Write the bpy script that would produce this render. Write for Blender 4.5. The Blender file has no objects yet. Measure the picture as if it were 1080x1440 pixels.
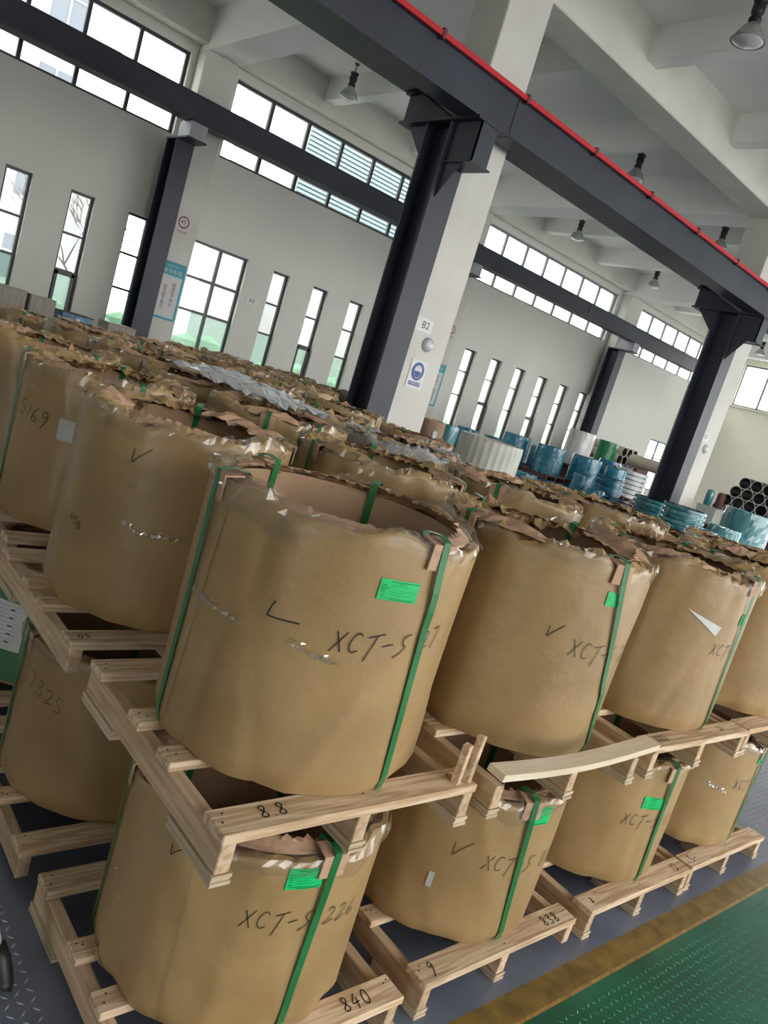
import bpy, math, random
from mathutils import Vector, Matrix
R = random.Random(7)
sc = bpy.context.scene
col = sc.collection
PI = math.pi

# ------------------------------------------------------------ camera, sky, lights, exposure
cam = bpy.data.cameras.new('camera')
cam.sensor_fit = 'HORIZONTAL'; cam.sensor_width = 36.0; cam.lens = 36.0 * 1076.07 / 1080.0
cam.clip_start = 0.05; cam.clip_end = 300
co = bpy.data.objects.new('camera', cam); col.objects.link(co)
M3 = Matrix(((0.73218552, -0.10811482, -0.67246974), (-0.61563379, 0.3173224, -0.7213193), (0.29137501, 0.94213464, 0.16577973)))
co.matrix_world = Matrix.Translation((0, 0, 2.0)) @ M3.to_4x4()
sc.camera = co

w = bpy.data.worlds.new('sky'); sc.world = w; w.use_nodes = True
wn = w.node_tree; bg = wn.nodes['Background']
bg.inputs[0].default_value = (1.0, 0.99, 0.965, 1); bg.inputs[1].default_value = 5.0

def portal(name, loc, rot, sx, sy):
    l = bpy.data.lights.new(name, 'AREA'); l.shape = 'RECTANGLE'; l.size = sx; l.size_y = sy
    l.cycles.is_portal = True
    o = bpy.data.objects.new(name, l); col.objects.link(o); o.location = loc; o.rotation_euler = rot
# sky portals in the openings of the hall (they add no light of their own)
portal('sky_portal', (14.6, -8.45, 3.8), (PI/2, 0, 0), 28, 6.4)
portal('sky_portal', (10.8, 16.3, 6.15), (-PI/2, 0, 0), 40, 1.6)
portal('sky_portal', (10.8, 16.3, 1.8), (-PI/2, 0, 0), 40, 3.6)
portal('sky_portal', (31.2, 2.4, 3.6), (0, PI/2, 0), 6.8, 20)
portal('sky_portal', (31.2, 13.2, 5.95), (0, PI/2, 0), 1.7, 4.1)

sc.view_settings.view_transform = 'Standard'; sc.view_settings.look = 'None'
sc.view_settings.gamma = 1.0; sc.view_settings.use_curve_mapping = False
sc.view_settings.exposure = 0.5
sc.cycles.use_denoising = True
sc.cycles.max_bounces = 8; sc.cycles.diffuse_bounces = 5; sc.cycles.transparent_max_bounces = 16
sc.cycles.caustics_reflective = False; sc.cycles.caustics_refractive = False
sc.cycles.sample_clamp_indirect = 6

# ------------------------------------------------------------ materials
def mat(name, c, rough=.6, metal=0., c2=None, scale=8., stretch=None, bump=0., bscale=40., rnd=0., spec=.5, alpha=1., coat=0., detail=6., emis=None, trans=0., dist=0., lo=.35, hi=.65):
    m = bpy.data.materials.new(name); m.use_nodes = True
    nt = m.node_tree; N = nt.nodes; L = nt.links
    b = N['Principled BSDF']
    b.inputs['Base Color'].default_value = (*c, 1); b.inputs['Roughness'].default_value = rough
    b.inputs['Metallic'].default_value = metal; b.inputs['Specular IOR Level'].default_value = spec
    b.inputs['Alpha'].default_value = alpha; b.inputs['Coat Weight'].default_value = coat
    b.inputs['Transmission Weight'].default_value = trans
    vec = None
    if c2 or bump:
        tc = N.new('ShaderNodeTexCoord'); mp = N.new('ShaderNodeMapping')
        L.new(tc.outputs['Object'], mp.inputs[0]); vec = mp.outputs[0]
        if stretch: mp.inputs['Scale'].default_value = stretch
        if rnd:
            oi = N.new('ShaderNodeObjectInfo'); ml = N.new('ShaderNodeMath'); ml.operation = 'MULTIPLY'; ml.inputs[1].default_value = 37.
            L.new(oi.outputs['Random'], ml.inputs[0]); L.new(ml.outputs[0], mp.inputs['Location'])
    if c2:
        n = N.new('ShaderNodeTexNoise'); n.inputs['Scale'].default_value = scale; n.inputs['Detail'].default_value = detail
        n.inputs['Distortion'].default_value = dist
        L.new(vec, n.inputs['Vector'])
        r = N.new('ShaderNodeValToRGB'); r.color_ramp.elements[0].color = (*c, 1); r.color_ramp.elements[1].color = (*c2, 1)
        r.color_ramp.elements[0].position = lo; r.color_ramp.elements[1].position = hi
        L.new(n.outputs['Fac'], r.inputs[0]); out = r.outputs[0]
        if rnd:
            h = N.new('ShaderNodeHueSaturation'); oi2 = N.new('ShaderNodeObjectInfo'); mr = N.new('ShaderNodeMapRange')
            mr.inputs['To Min'].default_value = 1 - rnd; mr.inputs['To Max'].default_value = 1 + rnd
            L.new(oi2.outputs['Random'], mr.inputs['Value']); L.new(mr.outputs[0], h.inputs['Value']); L.new(out, h.inputs['Color']); out = h.outputs[0]
        L.new(out, b.inputs['Base Color'])
    if bump:
        n2 = N.new('ShaderNodeTexNoise'); n2.inputs['Scale'].default_value = bscale; n2.inputs['Detail'].default_value = 5
        L.new(vec, n2.inputs['Vector'])
        bp = N.new('ShaderNodeBump'); bp.inputs['Strength'].default_value = bump; bp.inputs['Distance'].default_value = .01
        L.new(n2.outputs['Fac'], bp.inputs['Height']); L.new(bp.outputs[0], b.inputs['Normal'])
    return m

def thin_film(name, tint, gloss=.25, opaque=.0, ocol=(.8, .8, .8), rough=.12):
    m = bpy.data.materials.new(name); m.use_nodes = True
    nt = m.node_tree; N = nt.nodes; L = nt.links
    for n in list(N):
        if n.type == 'BSDF_PRINCIPLED': N.remove(n)
    out = [n for n in N if n.type == 'OUTPUT_MATERIAL'][0]
    t = N.new('ShaderNodeBsdfTransparent'); t.inputs[0].default_value = (*tint, 1)
    g = N.new('ShaderNodeBsdfGlossy'); g.inputs['Roughness'].default_value = rough
    d = N.new('ShaderNodeBsdfDiffuse'); d.inputs[0].default_value = (*ocol, 1)
    a = N.new('ShaderNodeMixShader'); a.inputs[0].default_value = opaque; L.new(t.outputs[0], a.inputs[1]); L.new(d.outputs[0], a.inputs[2])
    fr = N.new('ShaderNodeLayerWeight'); fr.inputs[0].default_value = .5
    pw = N.new('ShaderNodeMath'); pw.operation = 'POWER'; pw.inputs[1].default_value = 4.0; L.new(fr.outputs['Facing'], pw.inputs[0])
    ad = N.new('ShaderNodeMath'); ad.operation = 'MULTIPLY_ADD'; ad.inputs[1].default_value = .7; ad.inputs[2].default_value = gloss
    L.new(pw.outputs[0], ad.inputs[0])
    b = N.new('ShaderNodeMixShader'); L.new(ad.outputs[0], b.inputs[0]); L.new(a.outputs[0], b.inputs[1]); L.new(g.outputs[0], b.inputs[2])
    L.new(b.outputs[0], out.inputs[0])
    return m

MT = {}
MT['kraft'] = mat('kraft_paper', (.305, .198, .086), .35, c2=(.385, .255, .118), scale=3.2, bump=.9, bscale=5, rnd=.06, spec=.5)
MT['board'] = mat('cardboard', (.42, .255, .155), .75, c2=(.50, .32, .21), scale=14, stretch=(1, 1, .3), bump=.2, bscale=60, rnd=.08)
MT['bore'] = mat('bore_liner', (.34, .215, .125), .8, c2=(.40, .26, .155), scale=6, rnd=.05)
MT['film'] = thin_film('clear_film', (.98, .97, .95), .07, .05, (.75, .7, .6), .08)
MT['filmw'] = thin_film('milky_film', (.9, .92, .95), .12, .9, (.92, .94, .97), .2)
MT['scuff'] = thin_film('scuffed_tape', (.97, .96, .94), .35, .10, (.8, .78, .72), .06)
MT['filmg'] = mat('grey_bubble_film', (.33, .34, .35), .25, c2=(.5, .5, .5), scale=90, bump=.4, bscale=120, detail=1)
MT['wood'] = mat('pine', (.50, .33, .19), .75, c2=(.74, .58, .41), scale=9, stretch=(.35, 5, 5), bump=.15, bscale=24, rnd=.14, dist=.9, lo=.42, hi=.60)
MT['freshwood'] = mat('fresh_pine', (.72, .60, .44), .7, c2=(.82, .71, .55), scale=9, stretch=(.35, 5, 5), bump=.1, bscale=24)
MT['woody'] = mat('pine_lengthwise', (.42, .28, .165), .75, c2=(.62, .46, .31), scale=9, stretch=(5, .35, 5), bump=.12, bscale=24, rnd=.16, dist=.6)
MT['ply'] = mat('plywood_pad', (.62, .52, .38), .8, c2=(.42, .32, .2), scale=6, stretch=(.2, .2, 60), rnd=.1)
MT['strap'] = mat('green_strap', (.012, .13, .035), .28, c2=(.02, .18, .055), scale=5, spec=.6)
MT['label'] = mat('green_label', (.0, .50, .13), .5, c2=(.01, .56, .17), scale=20)
MT['labink'] = mat('label_ink', (.0, .13, .04), .6)
MT['ink'] = mat('marker_ink', (.012, .01, .012), .5)
MT['white'] = mat('white_paper', (.62, .62, .62), .6, c2=(.7, .7, .69), scale=12)
MT['tape'] = mat('translucent_white_tape', (.42, .42, .40), .35, c2=(.5, .5, .48), scale=10)
MT['steel'] = mat('painted_steel', (.024, .029, .043), .45, c2=(.036, .043, .060), scale=1.2, spec=.35, bump=.04, bscale=5)
MT['steel2'] = mat('grey_primed_steel', (.36, .37, .40), .45)
MT['red'] = mat('red_rail', (.50, .01, .02), .4)
MT['wall'] = mat('painted_wall', (.60, .60, .555), .85, c2=(.66, .66, .61), scale=.5, bump=.05, bscale=30)
MT['warm'] = mat('cream_wall', (.82, .79, .66), .85, c2=(.86, .83, .70), scale=.5)
MT['colw'] = mat('painted_concrete', (.55, .54, .50), .8, c2=(.62, .61, .565), scale=1.3, bump=.08, bscale=14)
MT['ceil'] = mat('ceiling_paint', (.82, .82, .80), .9, c2=(.86, .86, .84), scale=.7)
MT['frame'] = mat('dark_aluminium', (.025, .03, .033), .4)
MT['fleet'] = mat('grey_mullion', (.20, .21, .22), .5)
MT['glass'] = thin_film('pane_glass', (.97, .985, .98), .02, 0, rough=.02)
MT['frost'] = thin_film('pale_green_frosted_pane', (.80, .93, .86), .03, .22, (.55, .70, .62), .3)
MT['floor'] = mat('blue_grey_floor', (.12, .14, .19), .30, c2=(.17, .19, .245), scale=2.5, bump=.05, bscale=30)
MT['yellow'] = mat('worn_yellow_paint', (.13, .08, .02), .5, c2=(.25, .155, .03), scale=11, detail=9)
MT['green'] = mat('green_floor', (.0, .085, .045), .33, c2=(.004, .13, .075), scale=3)
MT['edge'] = mat('stripe_edge', (.45, .27, .07), .5, c2=(.25, .14, .04), scale=30)
MT['tread'] = mat('tread_blue', (.30, .34, .42), .25)
MT['treadg'] = mat('tread_green', (.02, .20, .13), .22)
MT['lampb'] = mat('black_housing', (.015, .015, .017), .5)
MT['lampg'] = thin_film('reflector_glass', (.7, .71, .72), .15, .55, (.5, .51, .52), .12)
MT['lens'] = mat('lamp_lens', (.55, .57, .58), .2)
MT['teal'] = mat('teal_print', (.0, .27, .34), .5)
MT['teallt'] = mat('pale_teal_print', (.35, .62, .72), .5)
MT['paper'] = mat('poster_paper', (.60, .58, .57), .6)
MT['pink'] = mat('sign_paper', (.62, .52, .52), .6)
MT['navy'] = mat('navy_print', (.01, .06, .24), .5)
MT['redink'] = mat('dark_red_ring', (.10, .02, .03), .5)
MT['blue'] = mat('blue_film', (.005, .16, .25), .18, c2=(.03, .30, .44), scale=7, stretch=(1, 1, 3), bump=.9, bscale=22, rnd=.15, spec=.8, coat=.6, detail=9, lo=.42, hi=.72)
MT['blued'] = mat('dark_blue_film', (.01, .09, .20), .25, c2=(.02, .17, .32), scale=3, bump=.3, bscale=10, coat=.4)
MT['tealf'] = mat('teal_film', (.03, .17, .20), .2, c2=(.10, .30, .33), scale=5, stretch=(3, 3, .4), bump=.4, bscale=12, coat=.7)
MT['tealt'] = mat('dark_teal_disc', (.01, .10, .13), .15, c2=(.05, .25, .30), scale=8, coat=.8)
MT['whitef'] = mat('white_stretch_film', (.60, .58, .57), .3, c2=(.74, .72, .71), scale=4, stretch=(2, 2, .5), bump=.3, bscale=10, coat=.3)
MT['rib'] = mat('ribbed_board', (.42, .43, .38), .6, c2=(.52, .52, .47), scale=5)
MT['gboard'] = mat('grey_carton', (.30, .26, .23), .7, c2=(.40, .36, .32), scale=7, stretch=(6, 6, .5))
MT['kboard'] = mat('brown_carton', (.30, .19, .13), .7, c2=(.36, .24, .17), scale=6)
MT['greenc'] = mat('green_drum', (.0, .16, .055), .3)
MT['rust'] = mat('dark_red_pallet', (.12, .05, .045), .7)
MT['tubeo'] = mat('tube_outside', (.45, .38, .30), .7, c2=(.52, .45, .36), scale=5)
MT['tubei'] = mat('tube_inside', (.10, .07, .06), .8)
MT['tuber'] = mat('tube_rim', (.62, .60, .55), .6)
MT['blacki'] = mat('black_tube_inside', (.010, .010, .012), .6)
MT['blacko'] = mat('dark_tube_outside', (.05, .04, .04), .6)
MT['rubber'] = mat('black_rubber', (.012, .012, .013), .5)
MT['wmetal'] = mat('white_metal', (.75, .76, .78), .3)
MT['fac'] = mat('outside_facade', (.26, .265, .27), .8, c2=(.32, .33, .34), scale=.3)
MT['facw'] = mat('outside_window', (.10, .12, .15), .3)
MT['louv'] = mat('outside_louvre', (.15, .22, .26), .6)
MT['bark'] = mat('bark', (.06, .05, .045), .9)
MT['ground'] = mat('outside_ground', (.50, .50, .47), .9)
MT['hedge'] = mat('outside_hedge', (.16, .24, .17), .9, c2=(.24, .34, .26), scale=2)
MT['dgreen'] = mat('faded_green_sheet', (.04, .15, .07), .5, c2=(.06, .19, .09), scale=6)

# ------------------------------------------------------------ mesh helpers
class MB:
    def __init__(s): s.v = []; s.f = []; s.m = []; s.mi = 0
    def quad(s, pts):
        b = len(s.v); s.v += [tuple(p) for p in pts]; s.f.append(tuple(range(b, b + len(pts)))); s.m.append(s.mi); return s
    def box(s, x0, x1, y0, y1, z0, z1):
        b = len(s.v)
        s.v += [(x0,y0,z0),(x1,y0,z0),(x1,y1,z0),(x0,y1,z0),(x0,y0,z1),(x1,y0,z1),(x1,y1,z1),(x0,y1,z1)]
        for f in ((0,3,2,1),(4,5,6,7),(0,1,5,4),(1,2,6,5),(2,3,7,6),(3,0,4,7)): s.f.append(tuple(b+i for i in f)); s.m.append(s.mi)
        return s
    def prism(s, poly, axis, a, b_):
        # poly: 2D points; extruded along axis from a to b_
        n = len(poly); b = len(s.v)
        def P(p, t):
            return {'x': (t, p[0], p[1]), 'y': (p[0], t, p[1]), 'z': (p[0], p[1], t)}[axis]
        s.v += [P(p, a) for p in poly] + [P(p, b_) for p in poly]
        s.f.append(tuple(range(b, b+n))); s.m.append(s.mi); s.f.append(tuple(range(b+2*n-1, b+n-1, -1))); s.m.append(s.mi)
        for i in range(n):
            j = (i+1) % n; s.f.append((b+i, b+n+i, b+n+j, b+j)); s.m.append(s.mi)
        return s
    def lathe(s, prof, n=32, c=(0,0,0), axis='z', cap=False):
        b = len(s.v); k = len(prof)
        for i in range(n):
            a = 2*PI*i/n; ca, sa = math.cos(a), math.sin(a)
            for r, z in prof:
                p = (r*ca, r*sa, z)
                if axis == 'x': p = (z, r*ca, r*sa)
                if axis == 'y': p = (r*sa, z, r*ca)
                s.v.append((p[0]+c[0], p[1]+c[1], p[2]+c[2]))
        for i in range(n):
            j = (i+1) % n
            for t in range(k-1): s.f.append((b+i*k+t, b+j*k+t, b+j*k+t+1, b+i*k+t+1)); s.m.append(s.mi)
        return s
    def tube(s, pts, r, n=8, taper=None):
        pts = [Vector(p) for p in pts]; b = len(s.v); k = len(pts)
        for i, p in enumerate(pts):
            d = (pts[min(i+1, k-1)] - pts[max(i-1, 0)]).normalized()
            u = d.orthogonal().normalized() if abs(d.z) > .99 else d.cross(Vector((0,0,1))).normalized()
            v = d.cross(u); rr = r if taper is None else r*(1+(taper-1)*i/(k-1))
            for j in range(n):
                a = 2*PI*j/n; s.v.append(tuple(p + u*rr*math.cos(a) + v*rr*math.sin(a)))
        for i in range(k-1):
            for j in range(n):
                jj = (j+1) % n; s.f.append((b+i*n+j, b+i*n+jj, b+(i+1)*n+jj, b+(i+1)*n+j)); s.m.append(s.mi)
        s.f.append(tuple(b+j for j in range(n))[::-1]); s.m.append(s.mi)
        s.f.append(tuple(b+(k-1)*n+j for j in range(n))); s.m.append(s.mi)
        return s
    def build(s, name, mats, parent=None, smooth=False, loc=None, rot=None):
        me = bpy.data.meshes.new(name); me.from_pydata(s.v, [], s.f)
        for m in (mats if isinstance(mats, (list, tuple)) else [mats]): me.materials.append(MT[m] if isinstance(m, str) else m)
        if any(s.m): me.polygons.foreach_set('material_index', s.m)
        if smooth: me.polygons.foreach_set('use_smooth', [True]*len(s.f))
        me.validate(); me.update()
        o = bpy.data.objects.new(name, me); col.objects.link(o)
        if parent is not None: o.parent = parent
        if loc: o.location = loc
        if rot: o.rotation_euler = rot
        return o
def tag(o, label=None, cat=None, group=None, kind=None):
    if label: o['label'] = label
    if cat: o['category'] = cat
    if group: o['group'] = group
    if kind: o['kind'] = kind
    return o
def empty(name, loc=(0,0,0), rz=0, label=None, cat=None, group=None):
    o = bpy.data.objects.new(name, None); col.objects.link(o); o.location = loc; o.rotation_euler = (0,0,rz); o.empty_display_size = .1
    return tag(o, label, cat, group)
def copy_tree(o, parent=None):
    c = o.copy(); col.objects.link(c); c.parent = parent
    for ch in o.children: copy_tree(ch, c)
    return c
def bevel(o, wd=.004, seg=1):
    m = o.modifiers.new('bevel', 'BEVEL'); m.width = wd; m.segments = seg; m.limit_method = 'ANGLE'; return o
_txt = {}
def text_mesh(body, size, align='CENTER'):
    cu = bpy.data.curves.new('lettering', 'FONT'); cu.body = body; cu.size = size; cu.align_x = align; cu.align_y = 'CENTER'
    cu.resolution_u = 2; cu.space_line = .95
    o = bpy.data.objects.new('lettering', cu); col.objects.link(o)
    dg = bpy.context.evaluated_depsgraph_get(); me = bpy.data.meshes.new_from_object(o.evaluated_get(dg))
    bpy.data.objects.remove(o); bpy.data.curves.remove(cu)
    return me
def text(body, size, m, parent, loc, rot=(PI/2, 0, 0), align='CENTER', name='lettering', sx=1.):
    me = text_mesh(body, size, align); me.materials.clear(); me.materials.append(MT[m])
    o = bpy.data.objects.new(name, me); col.objects.link(o); o.parent = parent; o.location = loc; o.rotation_euler = rot; o.scale = (sx, 1, 1)
    return o

# ------------------------------------------------------------ the hall
XN, XE, YS, YA, ZC = -9.6, 31.0, -8.6, 16.0, 7.75
BAY = 8.0
# floor: blue grey plate, yellow stripe, green lane
fl = MB()
def fq(x0, x1, y0, y1, mi): fl.mi = mi; fl.quad([(x0,y0,0),(x1,y0,0),(x1,y1,0),(x0,y1,0)])
fq(XN-.3, XE+.3, 1.19, YA+.3, 0); fq(XN-.3, XE+.3, 1.085, 1.19, 1); fq(XN-.3, XE+.3, 1.085-.014, 1.085, 3); fq(XN-.3, XE+.3, -.6, 1.071, 2); fq(XN-.3, XE+.3, YS-.3, -.6, 0)
floor = fl.build('floor', ['floor', 'yellow', 'green', 'edge']); tag(floor, kind='structure')
def treads(x0, x1, y0, y1, m, p=.036):
    b = MB(); nx = int((x1-x0)/p); ny = int((y1-y0)/p); a = 0
    for i in range(nx):
        for j in range(ny):
            cx, cy = x0+(i+.5)*p, y0+(j+.5)*p
            t = PI/4 if (i+j) % 2 else -PI/4
            c, s = math.cos(t), math.sin(t); l, wd = .0135, .0042
            k = len(b.v)
            b.v += [(cx+c*l, cy+s*l, 0), (cx-s*wd, cy+c*wd, 0), (cx-c*l, cy-s*l, 0), (cx+s*wd, cy-c*wd, 0), (cx+c*l*.4, cy+s*l*.4, .0022), (cx-c*l*.4, cy-s*l*.4, .0022)]
            b.f += [(k, k+1, k+4), (k+1, k+5, k+4), (k+1, k+2, k+5), (k+2, k+3, k+5), (k+3, k+4, k+5), (k+3, k, k+4)]; b.m += [0]*6
    o = b.build('tread_pattern', m, floor); tag(o, kind='stuff'); return o
treads(1.2, 8.5, -.3, 1.06, 'treadg'); treads(4.8, 10, 1.2, 4.2, 'tread'); treads(.2, .95, .9, 4.2, 'tread')

def wall_boxes(b, u0, u1, z0, z1, opens, put):
    cuts = sorted({u0, u1} | {c for o in opens for c in o[:2] if u0 < c < u1})
    for a, c in zip(cuts, cuts[1:]):
        mid = (a+c)/2; zs = z0
        for o in sorted([o for o in opens if o[0] < mid < o[1]], key=lambda o: o[2]):
            if o[2] > zs: put(a, c, zs, o[2])
            zs = o[3]
        if zs < z1: put(a, c, zs, z1)
narrow = []   # (x0, x1, z0, z1, kind)
for x in (-6.2, -5.04, -2.6, -1.0, .16, 3.58, 4.74, 5.88): narrow.append((x, x+.47, .1, 3.64, 'n'))
narrow.append((7.26, 8.70, .1, 3.60, 'big'))
for x in (9.38, 10.53, 11.68, 12.83): narrow.append((x, x+.46, .1, 3.58, 'n'))
for k in range(6): narrow.append((16.10+1.185*k, 16.10+1.185*k+.50, .1, 3.50, 'n'))
narrow.append((27.35, 29.0, .8, 2.78, 'low'))
clere = [(a, a+6.82) for a in (-8.55, -.45, 7.42, 15.5, 23.9)]
clere[-1] = (23.9, 30.6)
opens = [(a, b, z0, z1) for a, b, z0, z1, k in narrow] + [(a, b, 5.34, 6.92) for a, b in clere]
b = MB(); wall_boxes(b, XN-.3, XE+.3, 0, ZC, opens, lambda a, c, z0, z1: b.box(a, c, YA, YA+.28, z0, z1))
tag(b.build('wall_left', 'wall'), kind='structure')
# far end wall: high window, plus unseen openings added to brighten this end
eo = [(11.2, 15.25, 5.10, 6.78), (7.0, 12.0, .1, 4.6), (2.0, 6.4, .1, 6.78), (-3.4, 1.2, .1, 6.78), (-8.0, -4.0, .1, 6.78)]
b = MB(); wall_boxes(b, YS, YA, 0, ZC, eo, lambda a, c, z0, z1: b.box(XE, XE+.28, a, c, z0, z1))
tag(b.build('wall_far', 'warm'), kind='structure')
so = [(.8+4.0*k, .8+4.0*k+3.5, .6, 7.0) for k in range(3)] + [(12.8+4.0*k, 12.8+4.0*k+3.8, .1, 7.4) for k in range(4)]  # unseen openings, placed and enlarged to light coil fronts and far bays
b = MB(); wall_boxes(b, XN-.3, XE+.3, 0, ZC, so, lambda a, c, z0, z1: b.box(a, c, YS-.28, YS, z0, z1))
tag(b.build('wall_right', 'wall'), kind='structure')
no = [(-6.5, -3, .05, 4.2)]
b = MB(); wall_boxes(b, YS, YA, 0, ZC, no, lambda a, c, z0, z1: b.box(XN-.28, XN, a, c, z0, z1))
tag(b.build('wall_near', 'wall'), kind='structure')
b = MB().box(XN-.3, XE+.3, YS-.3, YA+.3, ZC, ZC+.25); ceiling = b.build('ceiling', 'ceil'); tag(ceiling, kind='structure')
for k in range(-2, 4):   # main beams on the column lines
    x = 6.49+BAY*k
    bevel(MB().box(x, x+.70, YS, YA, 7.0, ZC+.01).build('ceiling_beam', 'ceil', ceiling), .015)
    for d in (2.67+.1, 5.45):
        if x+d < XE-.5: bevel(MB().box(x+d, x+d+.28, YS, YA, 7.28, ZC+.01).build('ceiling_beam', 'ceil', ceiling), .015)
for y0, y1, zb in ((7.5, 8.1, 6.96), (-.7, -.1, 6.96), (15.62, 16.0, 7.1)):
    bevel(MB().box(XN, XE, y0, y1, zb, ZC+.012).build('ceiling_beam', 'colw', ceiling), .015)

# windows
wn_i = [0]
def window(x0, x1, z0, z1, xs, zs, fm='frame', t=.05, frosted=None, door=False, bt=.045):
    wn_i[0] += 1
    y = YA+.10
    f = MB()
    f.box(x0, x0+t, y, y+.07, z0, z1); f.box(x1-t, x1, y, y+.07, z0, z1); f.box(x0+t, x1-t, y, y+.07, z1-t, z1); f.box(x0+t, x1-t, y, y+.07, z0, z0+t)
    for x in xs: f.box(x-bt/2, x+bt/2, y-.002, y+.068, z0+t, z1-t)
    for z in zs: f.box(x0+t, x1-t, y-.004, y+.066, z-bt/2, z+bt/2)
    r = f.build('window_%d' % wn_i[0], fm); tag(r, kind='structure')
    X = [x0+t] + list(xs) + [x1-t]; Z = [z0+t] + list(zs) + [z1-t]
    for i in range(len(X)-1):
        for j in range(len(Z)-1):
            MB().box(X[i], X[i+1], y+.03, y+.036, Z[j], Z[j+1]).build('pane', 'frost' if frosted and Z[j+1] <= frosted else 'glass', r)
    if door:
        d = MB(); zt = 2.12
        d.box(x0+t, x0+t+.055, y-.03, y, z0, zt); d.box(x1-t-.055, x1-t, y-.03, y, z0, zt); d.box(x0+t, x1-t, y-.03, y, zt-.07, zt); d.box(x0+t, x1-t, y-.03, y, z0, z0+.1)
        d.build('opening_sash', 'frame', r)
        h = MB(); h.tube([(x0+t+.03, y-.03, 1.32), (x0+t+.03, y-.07, 1.32), (x0+t+.03, y-.07, 1.18)], .009, 6); h.build('handle', 'frame', r)
    return r
for n, (a, c, z0, z1, k) in enumerate(narrow):
    if k == 'n': window(a, c, z0, z1, [], [2.14, 2.84], frosted=2.15 if a < 15 else None, door=(n in (6, 10, 14, 16)) or abs(a-4.74) < .01 or abs(a-10.53) < .01)
    elif k == 'big': window(a, c, z0, z1, [a+.80], [2.14, 2.84], frosted=2.15, door=False, bt=.06)
    else: window(a, c, z0, z1, [(a+c)/2], [2.1], 'fleet')
for a, c in clere:
    n = 7; window(a, c, 5.34, 6.92, [a+(c-a)*i/n for i in range(1, n)], [6.02], 'frame' if a < 14 else 'fleet', t=.06, bt=.07)
def side_window(y0, y1, z0, z1, n):
    wn_i[0] += 1; f = MB(); x = XE+.08
    for i in range(n+1):
        y = y0+(y1-y0)*i/n; f.box(x, x+.07, y-.035, y+.035, z0, z1)
    f.box(x, x+.07, y0, y1, z0, z0+.06); f.box(x, x+.07, y0, y1, z1-.06, z1)
    r = f.build('window_%d' % wn_i[0], 'fleet'); tag(r, kind='structure')
    for i in range(n): MB().box(x+.03, x+.036, y0+(y1-y0)*i/n, y0+(y1-y0)*(i+1)/n, z0, z1).build('pane', 'glass', r)
side_window(11.2, 15.25, 5.10, 6.78, 4); side_window(7.0, 12.0, .1, 4.6, 4); side_window(2.0, 6.4, .1, 6.78, 4); side_window(-3.4, 1.2, .1, 6.78, 4); side_window(-8.0, -4.0, .1, 6.78, 4)  # all but the first are unseen, added to light the far end
# window sill ledge on the far wall
tag(MB().box(XE-.08, XE, 11.1, 15.35, 5.03, 5.10).build('trim_1', 'warm'), kind='structure')

# concrete columns
cn = {(0, 'B'): 'beside the B2 sign', (1, 'B'): 'second along the crane girder, by the teal disc stacks'}
def concrete(x, y0, y1, label):
    o = bevel(MB().box(x, x+.70, y0, y1, 0, 7.0).build('concrete_column', 'colw'), .012); tag(o, label, 'column', 'painted concrete columns'); return o
for k, t in ((-1, 'white concrete column left of the blue poster column, on the window wall'), (0, 'white concrete column with blue framed poster, on the window wall'), (1, 'white concrete column with narrow teal poster, partly hidden behind the B2 column'), (2, 'white concrete column with small poster near the cardboard tubes')):
    if k >= 0: concrete(6.49+BAY*k, 15.6, 15.999, t)
for k, t in ((0, 'large white concrete column carrying the B2 sign'), (1, 'large white concrete column beside the dark steel column by teal disc stacks'), (2, 'white concrete column at the far end of the crane girder')):
    concrete(6.49+BAY*k, 7.49, 8.12, t)

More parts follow.
